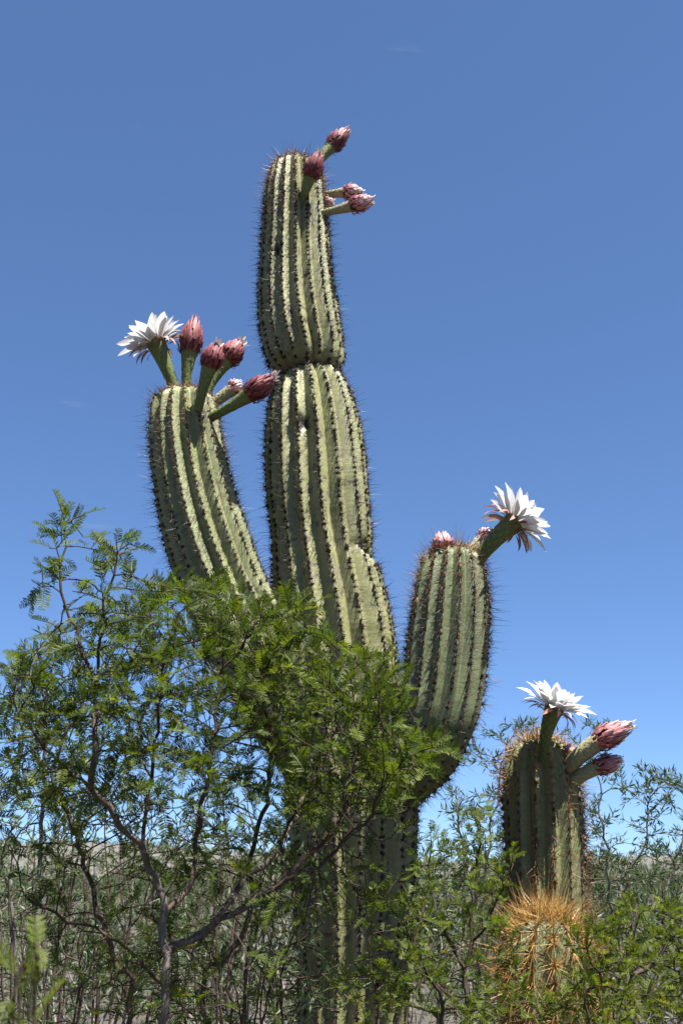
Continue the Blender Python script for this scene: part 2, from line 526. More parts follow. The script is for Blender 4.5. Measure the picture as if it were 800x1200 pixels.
# ------------------------------------------------------------------ cactus
def cactus_stem(ctrl, nrib, depth=0.15, step=0.008, dome=0.75, pinches=(), scars=(), areole=0.021,
                spine_len=0.03, spine_n=8, spine_tint=(0.05, 0.7), seed=0, phase=0.0, thick=0.0008,
                felt=(0.15, 0.8), top_new=0.25, bumps=0.014, wander=0.0, central=1.6, asz=1.0):
    """ctrl: rows x,y,z,r from base to the shoulder; returns skin mesh data, areole MB, spine MB, tip"""
    r_ = np.random.default_rng(seed)
    C = np.asarray(ctrl, float)
    P4 = catmull(C, 14)
    P4, s = resample(P4, step)
    P, R = P4[:, :3], np.maximum(P4[:, 3], 0.01)
    # dome
    T, A, B = frames(P)
    Rl = R[-1]
    H = Rl * dome
    td = np.sin(np.linspace(0, math.pi / 2, 16)[1:])
    Pd = P[-1] + T[-1] * (H * td)[:, None]
    Rd = Rl * np.sqrt(np.clip(1 - td ** 2, 0.0004, 1))
    nb = len(P)
    P = np.vstack([P, Pd])
    R = np.r_[R, Rd]
    T = np.vstack([T, np.repeat(T[-1:], len(Pd), 0)])
    A = np.vstack([A, np.repeat(A[-1:], len(Pd), 0)])
    B = np.vstack([B, np.repeat(B[-1:], len(Pd), 0)])
    s = np.r_[0, np.cumsum(np.linalg.norm(np.diff(P, axis=0), axis=1) + 0.6 * np.abs(np.diff(R)) * (np.arange(len(R) - 1) >= nb - 1))]
    tot = s[-1]
    ks = 12
    K = nrib * ks
    th = np.arange(K) * 2 * math.pi / K
    # ribs wander slightly round the stem
    wob = wander * np.sin(s * 2.3 + seed) + 0.02 * np.sin(s * 9 + seed * 2)
    ribvar = r_.normal(0, 0.018, nrib)
    TH = th[None] + phase + wob[:, None]
    c = np.abs(np.cos(nrib * th / 2))
    tri_ = 1 - np.abs(((th * nrib / (2 * math.pi) + 0.5) % 1) - 0.5) * 2
    prof = 1 - depth + depth * (1 - np.sqrt((1 - tri_) ** 2 + 0.018) + 0.02)
    rib_i = np.floor((th * nrib / (2 * math.pi) + 0.5)).astype(int) % nrib
    ph_i = r_.uniform(0, 2 * math.pi, nrib)
    tub = bumps * np.sin(2 * math.pi * s[:, None] / areole + ph_i[rib_i][None]) * (c ** 3)[None]
    lump = 0.018 * fbm(s[:, None] * 14 + seed, np.cos(th)[None] * 2 + 0 * s[:, None], 3, seed) \
        + 0.012 * fbm(s[:, None] * 34 + seed, np.sin(th)[None] * 6 + 0 * s[:, None], 3, seed + 9)
    fade = np.clip((tot - s) / (Rl * 0.5), 0.15, 1)[:, None]
    RR = R[:, None] * (prof[None] * (1 + ribvar[rib_i][None]) * 1.0 + (tub + lump) * fade)
    crease_shade = np.zeros_like(RR)
    for (zp, ang, dpt, sig, aw) in pinches:
        # zp is height on the axis; ang None = all round
        ds = np.abs(P[:, 2] - zp)
        wgt = np.exp(-(ds / sig) ** 0.9)[:, None]
        if ang is not None:
            da = (TH - ang + math.pi) % (2 * math.pi) - math.pi
            wgt = wgt * np.exp(-(da / aw) ** 2)
        RR = RR * (1 - dpt * wgt)
        crease_shade = np.maximum(crease_shade, np.clip(wgt * np.exp(-(ds / .007) ** 2)[:, None] * 1.1, 0, .9))  # dark band in the pinches: shade under the overhang painted into the skin colour
    scar_shade = crease_shade + np.zeros_like(RR)
    for (zp, ang, sz, dp) in scars:
        da = (TH - ang + math.pi) % (2 * math.pi) - math.pi
        d2 = ((P[:, 2] - zp)[:, None] / (sz * 1.2)) ** 2 + (da * R[:, None] / sz) ** 2
        d2 = d2 * (1 + 0.5 * np.sin(5 * np.arctan2(da * R[:, None], (P[:, 2] - zp)[:, None] + 1e-6)))
        scar_shade = np.maximum(scar_shade, np.clip(1.35 - d2, 0, 1))
        RR = RR - dp * np.exp(-d2)
    ca, sa = np.cos(TH), np.sin(TH)
    Vv = P[:, None] + RR[..., None] * (ca[..., None] * A[:, None] + sa[..., None] * B[:, None])
    n = len(P)
    i = np.arange(n - 1)[:, None] * K
    j = np.arange(K)[None]
    q = np.stack([i + j, i + (j + 1) % K, i + K + (j + 1) % K, i + K + j], -1).reshape(-1, 4)
    V = np.vstack([Vv.reshape(-1, 3), P[-1:] + T[-1:] * 0.001])
    cap = np.stack([(n - 1) * K + np.arange(K), (n - 1) * K + (np.arange(K) + 1) % K, np.full(K, n * K)], -1)
    S_ = np.r_[np.repeat(s, K), s[-1]]
    TT = np.r_[np.tile(th * nrib / (2 * math.pi), n), 0]
    SC = np.r_[scar_shade.ravel(), 0]
    skin = (V, [q, cap], dict(s=S_, th=TT, scar_shade=SC))
    # areoles and spines on the crests
    ar, sp = MB(), MB()
    oct_f = np.array([[0, 1, 4], [1, 2, 4], [2, 3, 4], [3, 0, 4]])
    sb, sdv, sl, stn, srd = [], [], [], [], []
    for rj in range(nrib):
        col = rj * ks
        ss = np.arange(0.02, tot - 0.01, areole) + (0.25 - (ph_i[rj] / (2 * math.pi))) % 1 * areole
        for s0 in ss:
            s0 = s0 + r_.normal(0, areole * 0.14)
            if s0 >= tot - 0.004 or s0 <= 0:
                continue
            fi = np.searchsorted(s, s0)
            fi = min(max(fi, 1), n - 2)
            p = Vv[fi, col]
            tn = norm(Vv[fi + 1, col] - Vv[fi - 1, col])
            side = Vv[fi, (col + 1) % K] - Vv[fi, (col - 1) % K]
            nn = norm(np.cross(side, tn))
            if nn @ (p - P[fi]) < 0:
                nn = -nn
            sd_ = np.cross(tn, nn)
            new = max(0.0, 1 - (tot - s0) / top_new)
            fz = felt[0] + (felt[1] - felt[0]) * new ** 1.5
            a, bb_, h = 0.0046 * asz * r_.uniform(.6, 1.5), 0.0064 * asz * r_.uniform(.6, 1.55), 0.0034 * r_.uniform(.6, 1.5)
            pv = np.array([p + tn * bb_, p + sd_ * a, p - tn * bb_, p - sd_ * a, p + nn * h])
            pv[:4] -= nn * 0.0012
            pv[:4] += r_.normal(0, .0011, (4, 3))
            ar.add(pv, [oct_f], np.clip(fz * r_.uniform(.4, 1.6) + (.35 if r_.random() < .12 else 0), 0, 1))
            k_ = spine_n + r_.integers(-2, 3)
            ang = r_.uniform(0, 6.28) + np.arange(k_) * 2 * math.pi / max(k_, 1) + r_.normal(0, .25, k_)
            tilt = r_.uniform(0.65, 1.25, k_)
            ln = spine_len * r_.uniform(0.35, 0.95, k_)
            nc = r_.integers(1, 3)
            tilt[:nc] = r_.uniform(0.05, 0.5, nc)
            ln[:nc] = spine_len * r_.uniform(0.8, central, nc)
            d = nn * np.cos(tilt)[:, None] + (tn * np.cos(ang)[:, None] + sd_ * np.sin(ang)[:, None]) * np.sin(tilt)[:, None]
            sb.append(np.repeat(p[None], k_, 0))
            sdv.append(d)
            sl.append(ln * (1 + 0.25 * new))
            stn.append(np.clip(spine_tint[0] + (spine_tint[1] - spine_tint[0]) * new + r_.normal(0, .14, k_), 0, 1))
    # a tuft of fresh spines and felt over the growing tip
    k_ = 60
    a = r_.uniform(0, 6.28, k_)
    rad = Rl * 0.45 * np.sqrt(r_.uniform(0, 1, k_))
    tip = P[-1]
    sb.append(tip + (A[-1] * np.cos(a)[:, None] + B[-1] * np.sin(a)[:, None]) * rad[:, None] - T[-1] * (rad ** 2 / Rl)[:, None] * 0.6)
    sdv.append(norm(T[-1] + (A[-1] * np.cos(a)[:, None] + B[-1] * np.sin(a)[:, None]) * (rad / Rl * 1.6)[:, None] + r_.normal(0, .4, (k_, 3))))
    sl.append(spine_len * r_.uniform(.35, 1.0, k_))
    stn.append(np.clip(spine_tint[1] + r_.normal(0, .12, k_), 0, 1))
    b0, d, ln, tn_ = map(np.concatenate, (sb, sdv, sl, stn))
    add_spines(sp, b0, d, ln, tn_, thick, r_)
    return skin, ar, sp, tip, T[-1]


def add_spines(sp, b0, d, ln, tn_, thick, r_):
    n = len(b0)
    ref = norm(np.cross(d, r_.normal(0, 1, (n, 3))))
    r2 = np.cross(d, ref)
    V = np.empty((n, 4, 3))
    for q in range(3):
        a = q * 2.0944
        V[:, q] = b0 + (ref * math.cos(a) + r2 * math.sin(a)) * thick - d * 0.001
    V[:, 3] = b0 + d * ln[:, None]
    base = np.arange(n)[:, None, None] * 4
    f = (base + np.array([[0, 1, 3], [1, 2, 3], [2, 0, 3]])[None]).reshape(-1, 3)
    t = np.repeat(tn_, 4).reshape(n, 4)
    t[:, 3] *= 0.75
    sp.add(V.reshape(-1, 3), [f], t.ravel())


def rows(pts):
    """photo px, py, depth Y, half width in px -> x, y, z, r"""
    out = []
    for px, py, Y, hw in pts:
        out.append(np.r_[at(px, py, Y), hw * mpp(py, Y)])
    return np.array(out)


def add_stem(root, name, ctrl, skin_mat, spine_mat=None, label=None, **kw):
    skin, ar, sp, tip, ax = cactus_stem(ctrl, **kw)
    V, polys, attrs = skin
    loc = np.array(root.location)
    st = child(name, mesh_np(name, V - loc, polys, True, **attrs), skin_mat, root, label=label)
    child('areoles', ar.mesh('areoles', loc), AREOLE, st, kind='stuff')
    child('spines', sp.mesh('spines', loc, smooth=False), spine_mat or SPINE, st, kind='stuff')
    return st


# --- flower pieces
def petal_mesh(name, length, width, curl, cup, tip_pow, mat, seed, t0=0.0, t1=1.0, nl=8, nw=4):
    r_ = np.random.default_rng(seed)
    t = np.linspace(0, 1, nl + 1)
    w = width / 2 * (np.sin(np.clip(t, 0, 1) ** 1.25 * math.pi) ** tip_pow * 0.85 + 0.22 * (1 - t))
    w[-1] = width * 0.02
    u = np.linspace(-1, 1, nw + 1)
    # bend along length: angle grows with t
    ang = curl * t ** 1.3
    dx = np.r_[0, np.cumsum(np.cos(ang[:-1]) * length / nl)]
    dz = np.r_[0, np.cumsum(-np.sin(ang[:-1]) * length / nl)]
    sway = r_.normal(0, 0.08) * t ** 2 * length
    V = np.zeros((nl + 1, nw + 1, 3))
    V[..., 0] = dx[:, None]
    V[..., 1] = u[None] * w[:, None] + sway[:, None]
    V[..., 2] = dz[:, None] + cup * (u[None] ** 2) * w[:, None] + 0.02 * length * np.sin(t * 9 + seed)[:, None] * u[None] * 0.5
    i = np.arange(nl)[:, None] * (nw + 1)
    j = np.arange(nw)[None]
    q = np.stack([i + j, i + nw + 1 + j, i + nw + 2 + j, i + j + 1], -1).reshape(-1, 4)
    tint = np.repeat((t0 + (t1 - t0) * np.clip(t * 2.2, 0, 1))[:, None], nw + 1, 1)
    me = mesh_np(name, V.reshape(-1, 3), [q], True, tint=tint.ravel())
    me.materials.append(mat)
    return me


PET_IN = [petal_mesh('petal', 0.074, 0.030, 0.25, 0.45, 0.8, PETAL, s, 0.2, 1.0) for s in range(4)]
PET_OUT = [petal_mesh('petal', 0.088, 0.029, 0.45, 0.35, 0.8, PETAL, 10 + s, 0.1, 1.0) for s in range(4)]
SEP = [petal_mesh('sepal', 0.068, 0.011, 1.3, 0.4, 0.7, SEPAL, 20 + s, 0.25, 0.65) for s in range(4)]
SEP_S = [petal_mesh('sepal', 0.045, 0.008, 0.9, 0.3, 0.7, SEPAL, 30 + s, 0.0, 0.5) for s in range(3)]


def tube_part(P, R, r_, scale_len=0.010, nsc=70, t_lo=0.25, t_hi=0.6, hair=60, red_end=True):
    """scaly green floral tube with small hugging bracts and pale hairs"""
    mb = MB()
    V, polys = tube(P, R, 16, cap=False)
    n = len(P)
    tt = np.linspace(t_lo, t_hi, n)
    mb.add(V, polys, np.repeat(tt, 16))
    T, A, B = frames(P)
    for q in range(nsc):
        f = (q + 0.5) / nsc
        fi = f * (n - 1) * 0.98
        i0 = int(fi)
        p, r, ax = P[i0] + (P[min(i0 + 1, n - 1)] - P[i0]) * (fi - i0), np.interp(fi, np.arange(n), R), T[i0]
        a = q * 2.39996
        rad = A[i0] * math.cos(a) + B[i0] * math.sin(a)
        sd_ = np.cross(ax, rad)
        ln = scale_len * (0.7 + 0.9 * f)
        wd = ln * 0.33
        p0 = p + rad * r * 0.97
        pv = [p0 - sd_ * wd, p0 + sd_ * wd, p0 + ax * ln * .55 + rad * 0.0016 + sd_ * wd * .7, p0 + ax * ln * .55 + rad * 0.0016 - sd_ * wd * .7, p0 + ax * ln + rad * 0.0026]
        tn = (0.3 + 0.25 * r_.random()) if not red_end else np.clip(0.3 + 0.5 * f ** 2 + 0.12 * r_.random(), 0, .82)
        mb.add(pv, [[[0, 1, 2, 3]], [[3, 2, 4]]], tn)
    if hair:
        f = r_.uniform(0.02, .95, hair)
        idx = (f * (n - 1)).astype(int)
        a = r_.uniform(0, 6.28, hair)
        rad = A[idx] * np.cos(a)[:, None] + B[idx] * np.sin(a)[:, None]
        b0 = P[idx] + rad * R[idx][:, None]
        d = norm(rad * 0.7 + T[idx] * 0.7 + r_.normal(0, .35, (hair, 3)))
        n0 = len(mb.T)
        add_spines(mb, b0, d, r_.uniform(.004, .010, hair), np.ones(hair), 0.00045, r_)
    return mb, T[-1], A[-1], B[-1]


def flower(root, base, neck, tip_dir, seed, r0=0.018, r1=0.033, scale=1.0, label=None, bend=0.35):
    """open white flower; base and neck are world points; tip_dir the axis at the mouth"""
    r_ = np.random.default_rng(seed)
    base, neck = np.asarray(base), np.asarray(neck)
    tip_dir = norm(np.asarray(tip_dir, float))
    Lx = np.linalg.norm(neck - base)
    mid = neck - tip_dir * Lx * 0.5
    P = bez(base, mid, neck, 20)
    t = np.linspace(0, 1, 20)
    R = r0 + (r1 - r0) * t ** 1.6
    mb, ax, A, B = tube_part(P, R, r_, 0.012, 90, 0.12, 0.42)
    loc = np.array(root.location)
    fl = child('flower', mb.mesh('flower', loc), FTUBE, root, label=label)
    ax = tip_dir
    A = norm(A - ax * (A @ ax))
    B = np.cross(ax, A)

    def place(nm, meshes, nn, rim, back, el, els, sc, ph):
        for q in range(nn):
            a = ph + q * 2 * math.pi / nn + r_.normal(0, .09)
            rad = A * math.cos(a) + B * math.sin(a)
            e = el + r_.normal(0, els)
            d = rad * math.cos(e) + ax * math.sin(e)
            up = -rad * math.sin(e) + ax * math.cos(e)
            sd_ = np.cross(up, d)
            p = neck + rad * rim - ax * back
            k_ = scale * sc * r_.uniform(.86, 1.12)
            M = Matrix(((d[0], sd_[0], up[0], 0), (d[1], sd_[1], up[1], 0), (d[2], sd_[2], up[2], 0), (0, 0, 0, 1)))
            M = Matrix.Translation(Vector(p - loc)) @ M @ Matrix.Rotation(r_.normal(0, .2), 4, 'X') @ Matrix.Scale(k_, 4)
            child(nm, meshes[r_.integers(len(meshes))], None, fl, M)
    place('sepal', SEP_S, 10, r1 * .97, 0.016, 0.35, .3, 0.9, 0.2)
    place('sepal', SEP, 15, r1 * .95, 0.006, 0.15, .22, 1.0, 0.0)
    place('petal', PET_OUT, 15, r1 * .85, 0.0, 0.42, .12, 1.0, 0.1)
    place('petal', PET_OUT, 13, r1 * .72, -0.001, 0.72, .12, 0.95, 0.3)
    place('petal', PET_IN, 12, r1 * .6, -0.002, 1.02, .1, 1.0, 0.5)
    st = MB()
    k_ = 110
    a = r_.uniform(0, 6.28, k_)
    rad = A * np.cos(a)[:, None] + B * np.sin(a)[:, None]
    b0 = neck + rad * (r1 * .55 * np.sqrt(r_.uniform(0.1, 1, k_)))[:, None]
    add_spines(st, b0, norm(ax + rad * .35 + r_.normal(0, .12, (k_, 3))), r_.uniform(.02, .04, k_), r_.uniform(0, 1, k_), 0.0011, r_)
    child('stamens', st.mesh('stamens', loc), STAMEN, fl, kind='stuff')
    # closing disc of the throat
    return fl


def bud(root, base, ctrl, tip, seed, width, r0=0.015, head=0.38, white=0.9, wilt=0.0, label=None):
    """closed bud: scaly tube, swollen head of lapped scales, white petal tips"""
    r_ = np.random.default_rng(seed)
    base, ctrl, tip = map(np.asarray, (base, ctrl, tip))
    P = bez(base, ctrl, tip, 40)
    nt0 = int(40 * (1 - head))
    W = width / 2 * .9
    t = np.linspace(0, 1, nt0 + 4)
    R = r0 * .82 + (W * 0.88 - r0 * .82) * t ** 2.6
    mb, ax, A, B = tube_part(P[:nt0 + 4], R, r_, 0.010, 80, 0.28 + 0.2 * wilt, 0.45 + .2 * wilt, hair=90)
    loc = np.array(root.location)
    bd = child('bud', mb.mesh('bud', loc), FTUBE_PALE if wilt > .5 else FTUBE, root, label=label)
    H = P[nt0:]
    T, A, B = frames(H)
    n = len(H)
    u = np.linspace(0, 1, n)

    def prof(x):
        return W * (0.86 + 0.14 * np.sin(np.clip(x / .35, 0, 1) * math.pi / 2)) * np.clip(1 - (np.clip(x - .30, 0, 1) / .76) ** 1.7, 0.10, 1)
    hb = MB()
    V, polys = tube(H, prof(u) * .93, 18, cap=True)
    hb.add(V, polys, 0.25)

    def pt(x, a, off):
        fi = min(max(x, 0), 1) * (n - 1)
        i0 = min(int(fi), n - 2)
        fr = fi - i0
        p = H[i0] * (1 - fr) + H[i0 + 1] * fr
        ra = A[i0] * math.cos(a) + B[i0] * math.sin(a)
        extra = T[-1] * max(0, x - 1) * np.linalg.norm(H[-1] - H[0])
        return p + ra * (prof(x) + off) + extra
    ns = 58
    for q in range(ns):
        f = (q + .5) / ns
        x0 = -0.12 + 0.78 * f ** 0.9
        ln = 0.16 + 0.34 * f
        a = q * 2.39996 + r_.normal(0, .12)
        wd = 0.17 + 0.11 * f
        Vp, tt = [], []
        rb = r_.uniform(.1, 1.2)
        xs = np.linspace(0, 1, 6)
        for x in xs:
            hw = wd * (math.sin((0.18 + 0.82 * x) ** 0.8 * math.pi) * 0.85 + .15 * (1 - x) + .02)
            lift = 0.0018 + 0.0055 * x ** 2 + (0.005 * wilt * r_.random() * x)
            for uu in (-1, 0, 1):
                Vp.append(pt(x0 + ln * x, a + uu * hw, lift + (0.0012 if uu == 0 else -0.0008)))
                base_t = 0.17 + 0.24 * f + r_.normal(0, .05)
                tt.append(base_t + (0.38 * abs(uu) * (x > .3) * rb if f > .2 else .05) + 0.18 * x ** 2 * f + 0.25 * wilt)
        qd = []
        for ii in range(5):
            for jj in range(2):
                b_ = ii * 3 + jj
                qd.append([b_, b_ + 1, b_ + 4, b_ + 3])
        hb.add(Vp, [qd], np.clip(np.array(tt) + (.22 * wilt if wilt > .5 else 0), 0, .95))
    if white > 0:
        e = T[-1]
        for q in range(11):
            a = q * 2.39996
            ra = A[-1] * math.cos(a) + B[-1] * math.sin(a)
            sd_ = np.cross(e, ra)
            p0 = H[-3] + ra * W * .26
            ln = white * W * r_.uniform(.55, 1.1)
            d = norm(e + ra * r_.uniform(.0, .7) + r_.normal(0, .2, 3))
            ww = W * .17
            hb.add([p0 - sd_ * ww, p0 + sd_ * ww, p0 + d * ln * .6 + sd_ * ww * .8, p0 + d * ln * .6 - sd_ * ww * .8, p0 + d * ln], [[[0, 1, 2, 3]], [[3, 2, 4]]], 1.0)
    child('bud_scales', hb.mesh('bud_scales', loc), BUD, bd, kind='stuff')
    return bd


# --- main cactus
Ym = 2.85
trunk_px = [(414, 1180, Ym, 66), (414, 1100, Ym, 70), (414, 1000, Ym, 76), (412, 930, Ym, 79), (405, 860, Ym, 78),
            (396, 790, Ym, 74), (388, 720, Ym, 70), (382, 670, Ym, 66), (377, 630, Ym, 63), (373, 590, Ym, 62.5),
            (370, 550, Ym, 61), (367, 510, Ym, 58), (364.5, 480, Ym, 54), (363, 462, Ym, 50), (361.5, 448, Ym, 45.5), (360, 436, Ym, 45), (358.5, 420, Ym, 47.5),
            (352.5, 390, Ym, 49), (348, 350, Ym, 46), (346, 310, Ym, 43), (346, 270, Ym, 40.5), (346, 230, Ym, 36.5), (346, 205, Ym, 31)]
tr = rows(trunk_px)
g = tr[0].copy()
low = np.array([[g[0], g[1], -0.15, g[3] * .95], [g[0], g[1], 0.4, g[3] * .97], [g[0], g[1], 0.8, g[3] * .99]])
tr = np.vstack([low, tr])
main = thing('branched_cactus', 'tall ribbed column cactus with two arms, white flowers and red buds', 'cactus', (g[0], g[1], 0))
zn = at(360, 439, Ym)[2]
zr = at(380, 655, Ym)[2]
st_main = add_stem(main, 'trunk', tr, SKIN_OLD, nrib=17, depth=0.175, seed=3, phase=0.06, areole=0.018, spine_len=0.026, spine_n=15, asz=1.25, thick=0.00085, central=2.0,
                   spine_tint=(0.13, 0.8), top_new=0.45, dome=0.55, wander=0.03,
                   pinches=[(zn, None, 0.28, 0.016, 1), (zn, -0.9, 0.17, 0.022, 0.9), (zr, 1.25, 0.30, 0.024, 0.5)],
                   scars=[(at(352, 516, Ym)[2], -0.22, 0.021, 0.016), (at(324, 310, Ym)[2], -0.52, 0.017, 0.010),
                          (at(330, 385, Ym)[2], -0.25, 0.008, 0.004), (at(357, 400, Ym)[2], 0.12, 0.007, 0.003), (at(345, 345, Ym)[2], 0.3, .007, .003),
                          (at(372, 525, Ym)[2], 0.05, 0.008, 0.003)])

Yl = 2.74
la = rows([(386, 905, 2.85, 40), (360, 868, 2.82, 44), (330, 815, 2.78, 50), (296, 755, Yl, 52), (264, 690, Yl, 51), (243, 630, Yl, 50.5),
           (229, 575, Yl, 47.5), (220, 525, Yl, 44.5), (216.5, 492, Yl, 41.5), (216, 476, Yl, 38)])
st_left = add_stem(main, 'arm', la, SKIN_LEFT, nrib=16, depth=0.175, seed=8, phase=0.1, areole=0.018, spine_len=0.028, spine_n=12, asz=1.1, thick=0.0007, central=1.9,
                   spine_tint=(0.17, 0.85), top_new=0.4, dome=0.5, label='curved sage green arm carrying one open flower and five buds',
                   felt=(0.2, 0.9))
Yr = 2.62
ra_ = rows([(440, 915, 2.82, 40), (468, 905, 2.75, 42), (493, 880, 2.67, 44), (511, 842, Yr, 46), (519, 800, Yr, 48), (524, 760, Yr, 48.5),
            (528, 715, Yr, 46.5), (530, 680, Yr, 42), (530.5, 662, Yr, 37)])
st_right = add_stem(main, 'arm', ra_, SKIN_YOUNG, nrib=15, depth=0.185, seed=15, phase=0.0, areole=0.017, spine_len=0.034, spine_n=13, asz=1.1, thick=0.0007, central=1.9,
                    spine_tint=(0.22, 0.85), top_new=0.35, dome=0.55, label='upright blue-green arm with one open flower at its tip',
                    felt=(0.35, 1.0))


def pf(px, py, Y):
    return at(px, py, Y)


mp_ = mpp(400, 2.75)
# top of the trunk
bud(main, pf(350, 247, Ym - .075), pf(357, 222, Ym - .115), pf(375, 178, Ym - .15), 1, 23 * mpp(200, 2.75), 0.012)
bud(main, pf(360, 205, Ym + .05), pf(380, 178, Ym + .08), pf(408, 152, Ym + .08), 2, 22 * mpp(160, 2.9), 0.017, head=.42)
bud(main, pf(368, 231, Ym + .02), pf(398, 224, Ym - .0), pf(424, 226, Ym - .02), 3, 18 * mpp(220, 2.85), 0.013, white=.4, wilt=.8)
bud(main, pf(372, 251, Ym - .03), pf(402, 245, Ym - .07), pf(437, 234, Ym - .09), 4, 20 * mpp(240, 2.8), 0.014, white=.6, wilt=.7)
bud(main, pf(366, 240, Ym - .0), pf(378, 240, Ym - .02), pf(391, 237, Ym - .03), 5, 15 * mpp(240, 2.8), 0.013, head=.6, white=.4, wilt=.6)
# left arm
flower(main, pf(209, 470, Yl - .02), pf(183, 402, Yl - .05), pf(172, 380, Yl - .055) - pf(183, 402, Yl - .05) + np.array([0, -.004, 0.004]), 21, r0=0.013, r1=0.030, label='open white flower leaning outward above the curved arm')
bud(main, pf(218, 468, Yl - .02), pf(217, 430, Yl - .03), pf(229, 373, Yl - .04), 6, 29 * mpp(390, 2.7), 0.015, white=.3)
bud(main, pf(232, 482, Yl - .09), pf(240, 440, Yl - .13), pf(256, 402, Yl - .15), 7, 27 * mpp(410, 2.62), 0.016, white=.9)
bud(main, pf(238, 468, Yl + .02), pf(256, 430, Yl + .03), pf(284, 400, Yl + .03), 8, 29 * mpp(410, 2.77), 0.015, white=.9)
bud(main, pf(246, 490, Yl - .05), pf(284, 470, Yl - .10), pf(322, 441, Yl - .12), 9, 28 * mpp(450, 2.65), 0.016, head=.42, white=1.1)
bud(main, pf(243, 478, Yl + .01), pf(265, 460, Yl), pf(284, 450, Yl), 10, 19 * mpp(460, 2.74), 0.020, head=.35, white=.0, wilt=1.0)
# right arm
flower(main, pf(556, 662, Yr - .02), pf(602, 612, Yr - .05), pf(625, 594, Yr - .045) - pf(602, 612, Yr - .05), 22, r0=0.017, r1=0.030, label='open white flower leaning away from the upright arm')
bud(main, pf(520, 655, Yr - .03), pf(519, 645, Yr - .035), pf(517, 624, Yr - .04), 11, 25 * mpp(640, 2.7), 0.024, head=.55, white=.0, wilt=.6)
bud(main, pf(544, 660, Yr + .02), pf(560, 640, Yr + .02), pf(582, 623, Yr + .02), 12, 27 * mpp(640, 2.76), 0.028, head=.4, white=.0, wilt=1.0)

# --- shorter cactus
Y2 = 3.0
c2 = rows([(640, 1180, Y2, 50), (639, 1080, Y2, 49), (638, 1000, Y2, 48), (636, 940, Y2, 48), (634, 905, Y2, 45), (633, 888, Y2, 39)])
g = c2[0].copy()
c2 = np.vstack([[[g[0], g[1], -0.1, g[3] * .9], [g[0], g[1], .5, g[3]], [g[0], g[1], 1.0, g[3]]], c2])
small = thing('column_cactus', 'shorter unbranched ribbed cactus with a fuzzy top, one white flower and pink buds', 'cactus', (g[0], g[1], 0))
add_stem(small, 'trunk', c2, SKIN_LEFT, nrib=15, depth=0.18, seed=23, phase=0.05, areole=0.022, spine_len=0.048, spine_n=14, asz=1.2,
         spine_tint=(0.55, 0.98), top_new=0.3, dome=0.55, felt=(0.5, 1.0), central=1.5)
flower(small, pf(635, 892, Y2 - .11), pf(649, 830, Y2 - .16), pf(655, 808, Y2 - .165) - pf(649, 830, Y2 - .16) + np.array([.006, -.003, 0]), 24, r0=0.012, r1=0.027, scale=.98, label='open white flower standing on the shorter cactus')
bud(small, pf(664, 900, Y2 - .06), pf(692, 868, Y2 - .12), pf(740, 850, Y2 - .14), 13, 28 * mpp(860, 2.9), 0.028, head=.5, white=.7, wilt=.52)
bud(small, pf(668, 918, Y2 - .06), pf(696, 896, Y2 - .10), pf(727, 891, Y2 - .11), 14, 23 * mpp(890, 2.9), 0.022, head=.5, white=.7, wilt=.52)
bud(small, pf(662, 892, Y2 - .05), pf(666, 884, Y2 - .06), pf(671, 874, Y2 - .07), 15, 18 * mpp(880, 2.95), 0.018, head=.5, white=.1, wilt=.8)

# --- golden spined cactus
Y3 = 2.55
c3 = rows([(641, 1190, Y3, 50), (641, 1150, Y3, 50), (640, 1115, Y3, 46), (640, 1100, Y3, 40)])
g = c3[0].copy()
c3 = np.vstack([[[g[0], g[1], -.1, g[3] * .9], [g[0], g[1], .4, g[3]], [g[0], g[1], .8, g[3]]], c3])
gold = thing('golden_spined_cactus', 'young cactus bristling with long golden spines in front of the shorter cactus', 'cactus', (g[0], g[1], 0))
add_stem(gold, 'trunk', c3, SKIN_YOUNG, GOLD, nrib=12, depth=0.2, seed=31, areole=0.025, spine_len=0.088, spine_n=20, spine_tint=(0.35, 0.75),
         top_new=0.35, dome=0.6, felt=(0.2, 0.6), thick=0.0009, central=1.4)


